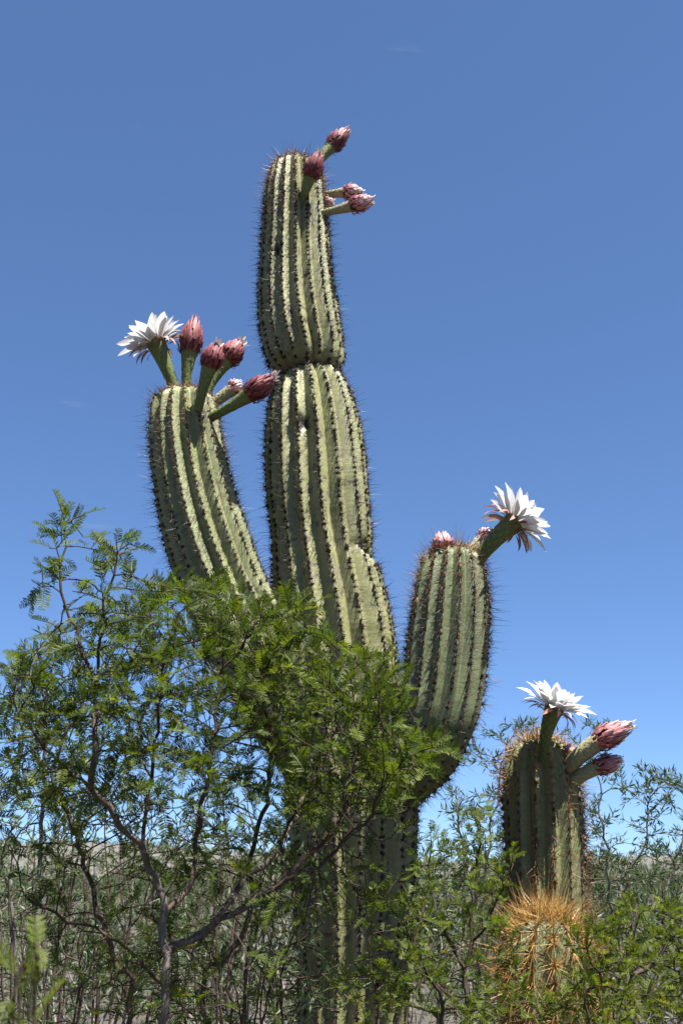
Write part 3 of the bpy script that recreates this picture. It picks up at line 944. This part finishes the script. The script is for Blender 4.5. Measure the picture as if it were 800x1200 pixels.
# ------------------------------------------------------------------ shrubs
def leaf_pinnate(name, length, pairs, ll, lw, droop, seed, closed=0.0):
    r_ = np.random.default_rng(seed)
    mb = MB()
    t = np.linspace(0, 1, 8)
    ang = droop * t
    x = np.r_[0, np.cumsum(np.cos(ang[:-1]))] * length / 7
    z = np.r_[0, np.cumsum(-np.sin(ang[:-1]))] * length / 7
    P = np.stack([x, 0.04 * length * np.sin(t * 3 + seed), z], -1)
    V, p = tube(P, np.linspace(0.0008, 0.00035, 8), 3)
    mb.add(V, p, 0.62)
    for q in range(pairs):
        f = 0.16 + 0.84 * (q + .3) / pairs
        p0 = np.array([np.interp(f, t, P[:, c]) for c in range(3)])
        a0 = np.interp(f, t, ang)
        fw = np.array([math.cos(a0), 0, -math.sin(a0)])
        up = np.array([math.sin(a0), 0, math.cos(a0)])
        size = 0.75 + 0.35 * math.sin(f * math.pi) - 0.25 * (f > .85)
        for sd in (-1, 1):
            side = np.array([0, sd, 0.0])
            sw = r_.normal(1.12, .1)          # angle from the rachis
            lift = r_.normal(.22 + closed, .16)
            d = norm(fw * math.cos(sw) + (side * math.cos(lift) + up * math.sin(lift)) * math.sin(sw))
            wv = norm(fw - d * (fw @ d))
            l_, w_ = ll * size * r_.uniform(.88, 1.1), lw * size
            nrm = np.cross(d, wv)
            V = [p0, p0 + d * l_ * .3 - wv * w_ * .5, p0 + d * l_ * .75 - wv * w_ * .45, p0 + d * l_, p0 + d * l_ * .75 + wv * w_ * .45, p0 + d * l_ * .3 + wv * w_ * .5]
            V = np.array(V)
            V[[0, 3]] -= nrm * w_ * .12
            mb.add(V, [[[0, 1, 2, 3], [0, 3, 4, 5]]], 0.5 + r_.normal(0, .05))
    return mb


def leaf_lance(seed, n=3, l=0.028, w=0.005):
    """a small spray of narrow simple leaves"""
    r_ = np.random.default_rng(seed)
    mb = MB()
    for q in range(n):
        a = r_.uniform(0, 6.28)
        sp_ = r_.uniform(.25, .9)
        d = np.array([math.cos(sp_), math.sin(sp_) * math.cos(a), math.sin(sp_) * math.sin(a)])
        wv = norm(np.cross(d, r_.normal(0, 1, 3)))
        p0 = np.array([q * 0.006, 0, 0])
        l_ = l * r_.uniform(.7, 1.2)
        bend = norm(np.cross(d, wv)) * l_ * .12
        V = [p0, p0 + d * l_ * .4 - wv * w / 2, p0 + d * l_ + bend, p0 + d * l_ * .4 + wv * w / 2]
        mb.add(V, [[[0, 1, 2, 3]]], 0.5 + r_.normal(0, .12))
    return mb


def flat(mb):
    return (np.concatenate(mb.V), {k: np.concatenate(v) for k, v in mb.P.items()}, np.concatenate(mb.T))


PIN = [flat(leaf_pinnate('leaf', 0.046 * s, n, 0.0108, 0.0021, dr, k, cl)) for k, (s, n, dr, cl) in enumerate(
    [(1.0, 12, .35, 0), (1.15, 14, .55, .2), (.85, 10, .2, .5), (1.05, 12, .8, 0), (.7, 8, .3, .1), (.95, 11, -.25, .3), (1.2, 14, .1, .7), (.8, 9, .6, .0)])]
SML = [flat(leaf_pinnate('leaf', 0.030 * s, n, 0.0095, 0.0023, dr, k + 20, cl)) for k, (s, n, dr, cl) in enumerate(
    [(1.0, 8, .3, .4), (1.2, 9, .5, .3), (.8, 6, .2, .6), (1.1, 8, -.2, .5)])]
LAN = [flat(leaf_lance(k + 50)) for k in range(8)]


def colonize(guides, attr, step, di, dk, seed, maxit=90, up=0.05, noise=0.18):
    r_ = np.random.default_rng(seed)
    P, par, fixed = [], [], []
    for gi, (pts, new) in enumerate(guides):
        pts = np.asarray(pts, float)
        rs, _ = resample(catmull(pts, 8) if len(pts) > 2 else pts, step)
        rs[1:-1] += r_.normal(0, step * 0.16, rs[1:-1].shape)
        if new or not P:
            P.append(rs[0])
            par.append(-1)
            last = len(P) - 1
        else:
            D = np.linalg.norm(np.array(P) - rs[0], axis=1)
            last = int(D.argmin())
        for p in rs[1:]:
            P.append(p)
            par.append(last)
            last = len(P) - 1
    P = np.array(P)
    par = list(par)
    attr = np.array(attr)
    D = np.linalg.norm(attr[:, None] - P[None], axis=2)
    idx, dist = D.argmin(1), D.min(1)
    kids = np.bincount([p for p in par if p >= 0], minlength=len(P)).tolist()
    alive = dist > dk
    for it in range(maxit):
        act = alive & (dist < di)
        if not act.any():
            break
        acc = np.zeros((len(P), 3))
        dv = norm(attr[act] - P[idx[act]])
        np.add.at(acc, idx[act], dv)
        grow = np.unique(idx[act])
        newp, newpar = [], []
        for gnode in grow:
            if kids[gnode] >= 4:
                continue
            d = acc[gnode]
            l_ = np.linalg.norm(d)
            if l_ < 0.05:
                d = r_.normal(0, 1, 3)
                l_ = np.linalg.norm(d)
            d = d / l_ + r_.normal(0, noise, 3) + np.array([0, 0, up])
            d /= np.linalg.norm(d)
            newp.append(P[gnode] + d * step)
            newpar.append(gnode)
            kids[gnode] += 1
            kids.append(0)
        if not newp:
            break
        base = len(P)
        newp = np.array(newp)
        P = np.vstack([P, newp])
        par += newpar
        D = np.linalg.norm(attr[:, None] - newp[None], axis=2)
        mi, mn = D.argmin(1), D.min(1)
        upd = mn < dist
        idx[upd] = base + mi[upd]
        dist[upd] = mn[upd]
        alive &= dist > dk
    par = np.array(par)
    for _ in range(3):
        cs, cn = np.zeros_like(P), np.zeros(len(P))
        ok = par >= 0
        np.add.at(cs, par[ok], P[ok])
        np.add.at(cn, par[ok], 1)
        mv = ok & (cn > 0)
        Q = P.copy()
        Q[mv] = .5 * P[mv] + .25 * P[par[mv]] + .25 * cs[mv] / cn[mv][:, None]
        P = Q
    return P, par


def project(p):
    q = np.asarray(p) - np.array([0, 0, CAM_Z])
    zc = q[..., 1] * CP + q[..., 2] * SP
    yc = -q[..., 1] * SP + q[..., 2] * CP
    return 400 + F * q[..., 0] / zc, 600 - F * yc / zc, zc


def shrub(name, label, loc, guides, attr, leaves, leaf_mat, seed, step=0.022, di=0.3, dk=0.03, tipr=0.0009, power=2.25, group=None,
          per_node=1.0, reach=4, nobj=0, leaf_scale=1.0, bark=(0.2, 0.9), leaf_prob=None, category='shrub', maxr=0.02, tone=0.0, spread=0.9):
    r_ = np.random.default_rng(seed)
    P, par = colonize(guides, attr, step, di, dk, seed)
    n = len(P)
    ch = [[] for _ in range(n)]
    for i, p in enumerate(par):
        if p >= 0:
            ch[p].append(i)
    R = np.zeros(n)
    hgt = np.zeros(n, int)
    for i in range(n - 1, -1, -1):
        if ch[i]:
            R[i] = (sum(R[c] ** power for c in ch[i])) ** (1 / power)
            hgt[i] = max(hgt[c] for c in ch[i]) + 1
        else:
            R[i] = tipr
    R = np.minimum(R, maxr)
    root = thing(name, label, category, loc, group)
    loc = np.array(loc, float)
    br = MB()
    starts = [i for i in range(n) if par[i] < 0]
    stack = [(i, None) for i in starts]
    while stack:
        i, prev = stack.pop()
        chain = [] if prev is None else [prev]
        cur = i
        while True:
            chain.append(cur)
            if not ch[cur]:
                break
            c = sorted(ch[cur], key=lambda k_: -R[k_])
            for o in c[1:]:
                stack.append((o, cur))
            cur = c[0]
        if len(chain) < 2:
            continue
        rr_ = R[chain].copy()
        if prev is not None:
            rr_[0] = min(rr_[0], rr_[1] * 1.25)
        k_ = 4 if rr_[0] < .002 else (5 if rr_[0] < .005 else 8)
        V, p = tube(P[chain], rr_, k_)
        tv = np.clip(bark[0] + (bark[1] - bark[0]) * np.clip((rr_ - .001) / .006, 0, 1) + r_.normal(0, .06), 0, 1)
        tv = np.r_[np.repeat(tv, k_), tv[-1]]
        br.add(V, p, tv)
    child('branches', br.mesh('branches', loc), BARK, root)
    # leaves near the tips
    M = []
    for i in range(n):
        if par[i] < 0 or hgt[i] > reach:
            continue
        prob = per_node if leaf_prob is None else per_node * leaf_prob(P[i])
        k_ = int(prob) + (r_.random() < prob % 1)
        tw = norm(P[i] - P[par[i]])
        for q in range(k_):
            d = norm(tw * r_.uniform(.35, 1.0) + norm(r_.normal(0, 1, 3)) * spread + np.array([0, 0, .28]))
            up = norm(np.array([0, 0, 1.0]) + r_.normal(0, .55, 3))
            sd = np.cross(up, d)
            if np.linalg.norm(sd) < .05:
                continue
            sd = norm(sd)
            up = np.cross(d, sd)
            sc = leaf_scale * r_.uniform(.7, 1.2)
            p0 = P[i] - (P[i] - P[par[i]]) * r_.random()
            M.append((p0, d, sd, up, sc, r_.integers(len(leaves)), np.clip(r_.normal(0, .2), -.4, .5) + tone + (.4 if r_.random() < .035 else 0)))
    # the largest in view become objects of their own
    order = np.zeros(len(M))
    if nobj and M:
        c = np.array([m_[0] for m_ in M])
        px, py, zc = project(c)
        vis = (px > -10) & (px < 810) & (py > 0) & (py < 1210)
        score = np.where(vis, 1 / zc, 0) * np.array([m_[4] for m_ in M])
        top = set(np.argsort(-score)[:nobj].tolist())
    else:
        top = set()
    fo = MB()
    lm = None
    if top:
        lm = []
        for (V, Pd, T) in leaves:
            me = mesh_np('leaf', V, list(Pd.values()), False, tint=T + tone)
            me.materials.append(leaf_mat)
            lm.append(me)
    for k_, (p0, d, sd, up, sc, li, tn) in enumerate(M):
        if k_ in top:
            Mx = Matrix(((d[0] * sc, sd[0] * sc, up[0] * sc, p0[0] - loc[0]), (d[1] * sc, sd[1] * sc, up[1] * sc, p0[1] - loc[1]),
                         (d[2] * sc, sd[2] * sc, up[2] * sc, p0[2] - loc[2]), (0, 0, 0, 1)))
            child('leaf', lm[li], None, root, Mx)
        else:
            V, Pd, T = leaves[li]
            fo.add((V @ np.array([d, sd, up])) * sc + p0, list(Pd.values()), np.clip(T + tn, 0, 1))
    if fo.n:
        child('foliage', fo.mesh('foliage', loc, smooth=False), leaf_mat, root, kind='stuff')
    return root


def blob_pts(blobs, seed):
    """attractors: (px, py, rx, ry, Y0, Y1, count) ellipses in photo units at real depths"""
    r_ = np.random.default_rng(seed)
    out = []
    for (px, py, rx, ry, y0, y1, n) in blobs:
        a = r_.uniform(0, 6.28, n)
        q = np.sqrt(r_.uniform(0, 1, n))
        for k_ in range(n):
            out.append(at(px + rx * q[k_] * math.cos(a[k_]), py + ry * q[k_] * math.sin(a[k_]), r_.uniform(y0, y1)))
    return np.array(out)


def G(pts, new=False):
    return ([at(*p) if len(p) == 3 else np.array(p[:3]) for p in pts], new)


def gp(x, y):
    return np.array([x, y, 0.0])


# --- the big shrub before the cactus
ZB = at(200, 940, 1.5)[2]
Yb = 1.5
b0 = at(195, 1200, Yb)
r0 = np.array([b0[0] + .03, Yb, -0.03])
r1 = np.array([b0[0] - .10, Yb + .08, -0.03])
guides = [
    ([r0, r0 + [0.01, 0, .5], r0 + [-.03, .01, 1.0], at(192, 1190, Yb), at(190, 1120, Yb), at(193, 1065, Yb)], True),
    G([(193, 1065, Yb), (180, 1030, Yb), (165, 995, Yb - .02), (145, 965, Yb - .05), (100, 920, Yb - .1), (45, 862, Yb - .14), (8, 822, Yb - .15)]),
    G([(168, 1000, Yb), (172, 960, Yb), (180, 910, Yb), (183, 850, Yb - .05), (190, 780, Yb - .08)]),
    G([(193, 1065, Yb), (222, 1050, Yb + .03), (230, 1010, Yb + .05), (228, 985, Yb + .05), (240, 935, Yb), (252, 850, Yb), (255, 790, Yb)]),
    G([(190, 1120, Yb), (222, 1100, Yb + .03), (270, 1070, Yb + .06), (320, 1042, Yb + .08), (360, 1002, Yb + .1), (396, 970, Yb + .1), (408, 900, Yb + .1), (415, 830, Yb + .1)]),
    G([(250, 1082, Yb), (290, 1030, Yb + .1), (325, 995, Yb + .14), (350, 955, Yb + .15), (385, 905, Yb + .2)]),
    G([(325, 995, Yb + .14), (350, 950, Yb + .35), (375, 900, Yb + .55), (395, 850, Yb + .7)]),
    G([(360, 1000, Yb + .1), (400, 960, Yb + .35), (430, 910, Yb + .6)]),
    G([(320, 1042, Yb), (380, 1010, Yb + .05), (430, 960, Yb), (455, 905, Yb), (490, 880, Yb)]),
    G([(100, 920, Yb - .1), (112, 860, Yb - .12), (108, 800, Yb - .1), (95, 755, Yb - .1), (76, 700, Yb - .1), (70, 660, Yb - .1), (80, 605, Yb - .1)]),
    G([(112, 850, Yb - .1), (116, 780, Yb - .12), (124, 710, Yb - .14), (138, 655, Yb - .14)]),
    ([r1, r1 + [0, 0, .6], at(150, 1195, Yb + .15), at(140, 1140, Yb + .15), at(112, 1060, Yb + .18), at(90, 980, Yb + .2), at(60, 900, Yb + .2)], True),
    ([r1 + [.25, .1, 0], r1 + [.24, .1, .6], at(240, 1195, Yb + .25), at(262, 1130, Yb + .25), at(290, 1080, Yb + .25), at(300, 1000, Yb + .25), at(318, 900, Yb + .2), at(310, 810, Yb + .15)], True),
    G([(190, 1150, Yb), (150, 1110, Yb - .04), (120, 1090, Yb - .06), (70, 1075, Yb - .06), (20, 1050, Yb - .05)]),
]
blobs = [
    (78, 672, 46, 78, Yb - .18, Yb - .02, 22), (140, 655, 30, 36, Yb - .2, Yb - .05, 16), (150, 710, 45, 45, Yb - .2, Yb, 26),
    (225, 730, 75, 58, Yb - .2, Yb + .3, 150), (310, 745, 62, 45, Yb - .1, Yb + .3, 120), (110, 790, 105, 70, Yb - .25, Yb + .25, 170),
    (215, 830, 110, 70, Yb - .2, Yb + .3, 190), (320, 790, 50, 35, Yb - .1, Yb + .3, 60), (50, 860, 60, 60, Yb - .25, Yb + .2, 75), (150, 920, 120, 50, Yb - .2, Yb + .35, 130),
    (425, 810, 58, 52, Yb - .05, Yb + .25, 100), (410, 880, 75, 40, Yb - .05, Yb + .25, 75), (480, 880, 45, 32, Yb - .1, Yb + .2, 60),
    (310, 850, 40, 50, Yb, Yb + .3, 36), (440, 940, 50, 60, Yb, Yb + .25, 70), (330, 720, 50, 30, Yb - .1, Yb + .2, 40), (400, 780, 40, 40, Yb, Yb + .25, 40),
    (290, 900, 60, 50, Yb, Yb + .3, 45), (375, 960, 50, 50, Yb, Yb + .3, 35), (80, 1040, 80, 70, Yb - .1, Yb + .2, 40), (280, 1050, 90, 80, Yb, Yb + .35, 60), (150, 1130, 110, 70, Yb - .1, Yb + .3, 50), (330, 1000, 60, 60, Yb, Yb + .3, 40), (230, 990, 90, 40, Yb - .1, Yb + .3, 60), (60, 960, 80, 40, Yb - .1, Yb + .4, 50), (400, 1040, 50, 60, Yb + .1, Yb + .4, 40), (230, 1150, 130, 50, Yb - .1, Yb + .3, 60),
    (400, 840, 60, 60, Yb + .3, Yb + .85, 90), (370, 930, 45, 40, Yb + .3, Yb + .9, 60), (440, 900, 40, 50, Yb + .3, Yb + .9, 60),
]
shrub('pinnate_leaved_shrub', 'big green feathery-leaved shrub with forked grey branches before the branched cactus', (r0[0], r0[1], 0),
      guides, blob_pts([b[:6] + (int(b[6] * 2.2),) for b in blobs], 2), PIN, LEAF, 41, power=2.75, leaf_prob=lambda p: 1.0 if p[2] > ZB else 0.4, step=0.018, di=0.35, dk=0.022, per_node=1.15, reach=5, nobj=300, maxr=0.0055, tipr=.00065, leaf_scale=.9, bark=(.12, .72))

# --- lower shrub to the right of the trunk
Yc = 1.85
b0 = at(545, 1200, Yc)
r0 = np.array([b0[0], Yc, -.03])
guides = [
    ([r0, r0 + [0, 0, .7], at(545, 1195, Yc), at(548, 1120, Yc), at(556, 1060, Yc), at(562, 1000, Yc), at(560, 955, Yc)], True),
    G([(548, 1130, Yc), (520, 1080, Yc), (505, 1020, Yc), (500, 980, Yc)]),
    G([(556, 1100, Yc), (580, 1060, Yc - .05), (600, 1020, Yc - .05)]),
    ([r0 + [-.18, .05, 0], r0 + [-.18, .05, .7], at(440, 1195, Yc + .1), at(432, 1130, Yc + .1), at(425, 1080, Yc + .1)], True),
    ([r0 + [-.05, -.1, 0], r0 + [-.05, -.1, .8], at(520, 1200, Yc - .1), at(500, 1140, Yc - .15), at(470, 1080, Yc - .2)], True),
]
blobs = [(560, 985, 36, 55, Yc - .15, Yc + .15, 60), (515, 1030, 42, 60, Yc - .15, Yc + .15, 90), (555, 1090, 60, 60, Yc - .2, Yc + .2, 120),
         (500, 1130, 60, 60, Yc - .25, Yc + .2, 120), (430, 1160, 50, 50, Yc - .2, Yc + .2, 60), (560, 1170, 70, 40, Yc - .3, Yc + .1, 90), (600, 1010, 22, 40, Yc - .1, Yc + .1, 22),
         (460, 1060, 40, 50, Yc - .2, Yc + .1, 30)]
shrub('pinnate_leaved_shrub', 'green feathery-leaved shrub with upright twigs beside the foot of the branched cactus', (r0[0], r0[1], 0),
      guides, blob_pts(blobs, 3), SML + PIN[4:5], LEAF, 42, leaf_scale=.85, bark=(.1, .6), step=0.022, di=0.35, dk=0.03, per_node=1.6, reach=6, nobj=120, maxr=0.005, tipr=.0007)

# --- bright shrub right of the golden cactus
Yd = 2.0
b0 = at(745, 1200, Yd)
r0 = np.array([b0[0], Yd, -.03])
guides = [
    ([r0, r0 + [0, 0, .7], at(745, 1195, Yd), at(738, 1150, Yd), at(740, 1100, Yd), at(750, 1060, Yd)], True),
    G([(738, 1170, Yd), (705, 1150, Yd - .1), (690, 1120, Yd - .12), (686, 1090, Yd - .12)]),
    G([(740, 1150, Yd), (780, 1110, Yd), (800, 1070, Yd)]),
    ([r0 + [-.1, -.15, 0], r0 + [-.1, -.15, .7], at(692, 1200, Yd - .2), at(688, 1150, Yd - .2), at(672, 1110, Yd - .2), at(660, 1085, Yd - .2)], True),
]
blobs = [(760, 1090, 55, 48, Yd - .2, Yd + .3, 130), (720, 1130, 50, 50, Yd - .25, Yd + .2, 110), (780, 1150, 50, 60, Yd - .2, Yd + .3, 150), (690, 1170, 45, 40, Yd - .25, Yd + .1, 70),
         (830, 1090, 50, 60, Yd - .1, Yd + .3, 80), (740, 1180, 80, 40, Yd - .3, Yd + .1, 110), (672, 1095, 18, 24, Yd - .25, Yd - .1, 12), (640, 1190, 40, 20, Yd - .25, Yd, 30)]
shrub('pinnate_leaved_shrub', 'dense bright green low shrub beside the golden-spined cactus', (r0[0], r0[1], 0),
      guides, blob_pts(blobs, 4), SML, LEAF, 43, leaf_scale=.85, bark=(.1, .6), step=0.022, di=0.35, dk=0.028, per_node=2.4, reach=7, nobj=120, maxr=0.005, tipr=.0007, tone=0.12)


# --- airy narrow-leaved shrubs behind the cacti
def back_shrub(label, cx, Y, stems, blobs, seed, group=None, **kw):
    b0 = at(cx, 1200, Y)
    guides = []
    for k_, st in enumerate(stems):
        r_ = np.array([b0[0] + 0.05 * math.cos(k_ * 2.1), Y + 0.05 * math.sin(k_ * 2.1), -.03])
        p1 = at(*st[0])
        guides.append(([r_, (r_ * .6 + p1 * .4) + [0, 0, .05]] + [at(*p) for p in st], True))
    a = dict(step=0.04, di=0.7, dk=0.055, per_node=2.6, reach=6, leaf_scale=1.25, bark=(0.3, 0.8), tipr=0.001, maxr=.008, spread=.6)
    a.update(kw)
    return shrub('narrow_leaved_shrub', label, (b0[0], Y, 0), guides, blob_pts(blobs, seed), LAN, LEAF_B, seed, group=group, **a)


back_shrub('airy grey-green shrub behind the shorter cactus and its buds', 730, 4.3,
           [[(728, 1120, 4.3), (735, 1040, 4.3), (752, 985, 4.3), (765, 930, 4.3)], [(715, 1120, 4.3), (712, 1030, 4.2), (705, 960, 4.2), (690, 880, 4.2)],
            [(745, 1120, 4.4), (775, 1050, 4.5), (800, 980, 4.5), (815, 930, 4.5)]],
           [(760, 930, 50, 40, 4.0, 4.7, 110), (800, 960, 40, 60, 4.2, 4.8, 100), (700, 950, 30, 70, 4.0, 4.5, 40), (695, 870, 35, 40, 4.0, 4.4, 28), (740, 1030, 70, 50, 3.9, 4.6, 130), (790, 1040, 50, 50, 3.9, 4.6, 80), (840, 980, 40, 60, 4.3, 4.8, 30)], 61)
back_shrub('airy grey-green shrub between the upright arm and the shorter cactus', 570, 4.2,
           [[(566, 1120, 4.2), (570, 1010, 4.2), (585, 920, 4.2), (600, 860, 4.2)], [(560, 1110, 4.2), (545, 1000, 4.2), (535, 940, 4.2)], [(580, 1100, 4.2), (605, 1000, 4.1), (620, 900, 4.1)]],
           [(600, 870, 40, 38, 4.0, 4.5, 55), (570, 890, 30, 40, 4.0, 4.4, 30), (530, 950, 30, 30, 4.0, 4.4, 16), (640, 880, 40, 40, 4.1, 4.4, 25), (560, 980, 50, 60, 3.9, 4.4, 70), (600, 1040, 60, 50, 3.9, 4.4, 60), (520, 1040, 40, 50, 3.9, 4.4, 40)], 62)
back_shrub('pale green fine-leaved shrub behind the big feathery shrub', 30, 2.9,
           [[(40, 1150, 2.9), (45, 1000, 2.9), (55, 880, 2.9), (60, 780, 2.9)], [(20, 1150, 2.9), (0, 980, 2.9), (-10, 850, 2.9)], [(60, 1150, 3.0), (100, 980, 3.0), (120, 880, 3.0)]],
           [(50, 785, 52, 50, 2.6, 3.2, 120), (5, 850, 50, 70, 2.6, 3.2, 110), (100, 850, 50, 60, 2.7, 3.2, 60), (40, 950, 90, 60, 2.7, 3.2, 60), (-40, 830, 40, 80, 2.7, 3.2, 40)], 63, step=0.03, dk=0.045, leaf_scale=1.0)
back_shrub('tangled half-bare shrub with many thin grey stems beneath the big feathery shrub', 90, 2.3,
           [[(20, 1160, 2.3), (10, 1060, 2.3), (30, 960, 2.3)], [(60, 1160, 2.2), (70, 1060, 2.2), (60, 970, 2.2)], [(90, 1160, 2.3), (95, 1080, 2.3), (105, 980, 2.3)], [(110, 1160, 2.2), (130, 1060, 2.3), (120, 960, 2.3)],
            [(120, 1170, 2.4), (160, 1080, 2.4), (200, 1000, 2.4)], [(100, 1170, 2.1), (80, 1120, 2.1), (40, 1060, 2.1)], [(0, 1170, 2.2), (-10, 1080, 2.2), (5, 980, 2.2)], [(45, 1170, 2.4), (40, 1080, 2.4), (50, 990, 2.4)], [(75, 1170, 2.5), (85, 1060, 2.5), (80, 960, 2.5)],
            [(150, 1170, 2.2), (175, 1110, 2.2), (170, 1020, 2.2)], [(140, 1170, 2.5), (150, 1060, 2.5), (165, 960, 2.5)]] + [[(8 + 21 * q, 1180, 2.15 + .09 * (q % 5)), (2 + 24 * q, 1085, 2.15 + .09 * (q % 5)), (14 * (q % 3) + 23 * q, 985, 2.2 + .09 * (q % 5))] for q in range(9)],
           [(40, 1010, 70, 70, 2.1, 2.5, 120), (120, 1000, 70, 70, 2.1, 2.5, 100), (60, 1110, 80, 80, 2.0, 2.5, 200), (180, 1090, 80, 100, 2.1, 2.6, 170), (20, 1160, 90, 50, 2.0, 2.5, 120), (120, 950, 90, 40, 2.2, 2.6, 90), (190, 980, 60, 50, 2.2, 2.6, 60)], 64, step=0.03, dk=0.045, per_node=1.5, leaf_scale=.9, bark=(.12,.6), maxr=.006)
back_shrub('tangled half-bare shrub with thin stems at the shaded foot of the branched cactus', 290, 2.35,
           [[(260, 1160, 2.3), (250, 1080, 2.3), (270, 1000, 2.3)], [(290, 1160, 2.3), (300, 1080, 2.3), (340, 1010, 2.3)], [(320, 1160, 2.3), (340, 1110, 2.3), (390, 1060, 2.3)], [(280, 1170, 2.2), (230, 1120, 2.2), (200, 1060, 2.2)],
            [(310, 1170, 2.2), (350, 1150, 2.1), (400, 1130, 2.1)], [(270, 1170, 2.4), (280, 1060, 2.4), (300, 960, 2.4)], [(330, 1170, 2.1), (350, 1090, 2.1), (370, 1010, 2.1)], [(250, 1170, 2.1), (215, 1080, 2.1), (210, 1010, 2.1)], [(300, 1170, 2.1), (325, 1120, 2.1), (380, 1080, 2.05)]] + [[(215 + 18 * q, 1180, 2.1 + .08 * (q % 4)), (205 + 23 * q, 1090, 2.1 + .08 * (q % 4)), (210 + 9 * (q % 3) + 22 * q, 1000, 2.15 + .08 * (q % 4))] for q in range(7)],
           [(260, 1060, 70, 70, 2.1, 2.5, 90), (340, 1080, 60, 70, 2.1, 2.5, 100), (230, 1140, 80, 60, 2.0, 2.5, 170), (360, 1160, 70, 50, 2.0, 2.4, 160), (300, 1170, 90, 40, 2.0, 2.5, 100), (350, 980, 40, 40, 2.2, 2.45, 20), (250, 960, 60, 50, 2.2, 2.6, 70)], 65, step=0.03, dk=0.045, per_node=1.5, leaf_scale=.9, bark=(.12,.6), maxr=.006)


# --- scrub further off, copies of three builds
def far_shrub(seed, h):
    r_ = np.random.default_rng(seed)
    n = 320
    a = r_.uniform(0, 6.28, n)
    q = np.sqrt(r_.uniform(0, 1, n))
    z = r_.uniform(.2, 1, n)
    rad = h * .6 * (0.45 + .6 * np.sin(z * 2.6))
    attr = np.stack([rad * q * np.cos(a), rad * q * np.sin(a), z * h], -1)
    guides = []
    for k_ in range(5):
        b_ = r_.uniform(0, 6.28)
        guides.append(([np.array([.05 * math.cos(b_), .05 * math.sin(b_), -.05]), np.array([.25 * h * math.cos(b_), .25 * h * math.sin(b_), h * .45])], True))
    return shrub('scrub_bush', 'grey-green scrub bush on the dry plain behind the cacti', (0, 0, 0), guides, attr, LAN, LEAF_B, seed, step=0.07, di=.9, dk=.09,
                 per_node=2.2, reach=4, leaf_scale=2.3, tipr=.0025, maxr=.03, group='scrub bushes on the dry plain', spread=.8)


protos = [far_shrub(80 + k_, h) for k_, h in enumerate((1.5, 1.8, 1.3))]


def copy_tree(o, parent=None):
    c = o.copy()
    COL.objects.link(c)
    c.parent = parent
    for k_ in o.children:
        copy_tree(k_, c)
    return c


r_ = np.random.default_rng(99)
spots = []
tries = 0
while len(spots) < 130 and tries < 4000:
    tries += 1
    y = 5.2 * (70 / 5.2) ** r_.random()
    x = r_.uniform(-.48, .48) * y
    if all(math.hypot(x - a, y - b) > 1.0 + .02 * y for a, b in spots):
        spots.append((x, y))
for k_, (x, y) in enumerate(spots):
    o = protos[k_] if k_ < 3 else copy_tree(protos[k_ % 3])
    o.location = (x, y, float(ground_z(np.array(x), np.array(y))) - 0.02)
    o.rotation_euler = (0, 0, r_.uniform(0, 6.28))
    s_ = r_.uniform(.75, 1.25)
    o.scale = (s_, s_, s_ * r_.uniform(.85, 1.1))

# --- scrub too far off to count
r_ = np.random.default_rng(123)
fs = MB()
for k_ in range(3600):
    y = math.sqrt(r_.uniform(45 ** 2, 300 ** 2)) if k_ < 1500 else r_.uniform(250, 420)
    x = r_.uniform(-.55, .55) * y
    z = max(float(ground_z(np.array(x), np.array(y))), hill_z(x, y))
    h = r_.uniform(.7, 1.8) * (1 if k_ < 1500 else 1.25)
    n = 26 if k_ < 1500 else 14
    c = np.stack([r_.normal(0, .38 * h, n), r_.normal(0, .38 * h, n), h * r_.uniform(0.05, 1, n) ** .8], -1) + [x, y, z]
    u = norm(r_.normal(0, 1, (n, 3)))
    v = norm(np.cross(u, r_.normal(0, 1, (n, 3))))
    sz = .2 * h * r_.uniform(.6, 1.3, n)[:, None]
    V = np.stack([c - u * sz, c - v * sz * .6, c + u * sz, c + v * sz * .6], 1).reshape(-1, 3)
    fs.add(V, [np.arange(n * 4).reshape(-1, 4)], r_.uniform(.1, .7))
o = bpy.data.objects.new('distant_scrub', fs.mesh('distant_scrub', smooth=False))
o.data.materials.append(LEAF_B)
COL.objects.link(o)
o['kind'] = 'stuff'
o['label'] = 'dark scrub scattered over the far plain and the low hills'
o['category'] = 'scrub'

# --- bright young shoot close to the lens
Yf = .62
p0 = at(38, 1190, Yf)
g0 = np.array([p0[0] + .02, Yf + .02, -.02])
guides = [([g0, g0 + [0.01, 0, .7], at(34, 1240, Yf), at(46, 1150, Yf)], True), ([g0 + [.01, .01, 0], g0 + [-.01, 0, .7], at(22, 1250, Yf + .03), at(14, 1185, Yf + .03)], True)]
shrub('young_shoot', 'bright yellow-green young shoot standing before the tangled half-bare shrub', (g0[0], g0[1], 0), guides,
      np.array([at(47, 1140, Yf), at(20, 1165, Yf + .02), at(60, 1190, Yf)]), PIN, LEAF, 71, step=.012, di=.06, dk=.012, per_node=.8, reach=7, leaf_scale=.55, tone=.3, maxr=.002, spread=.5, category='plant')
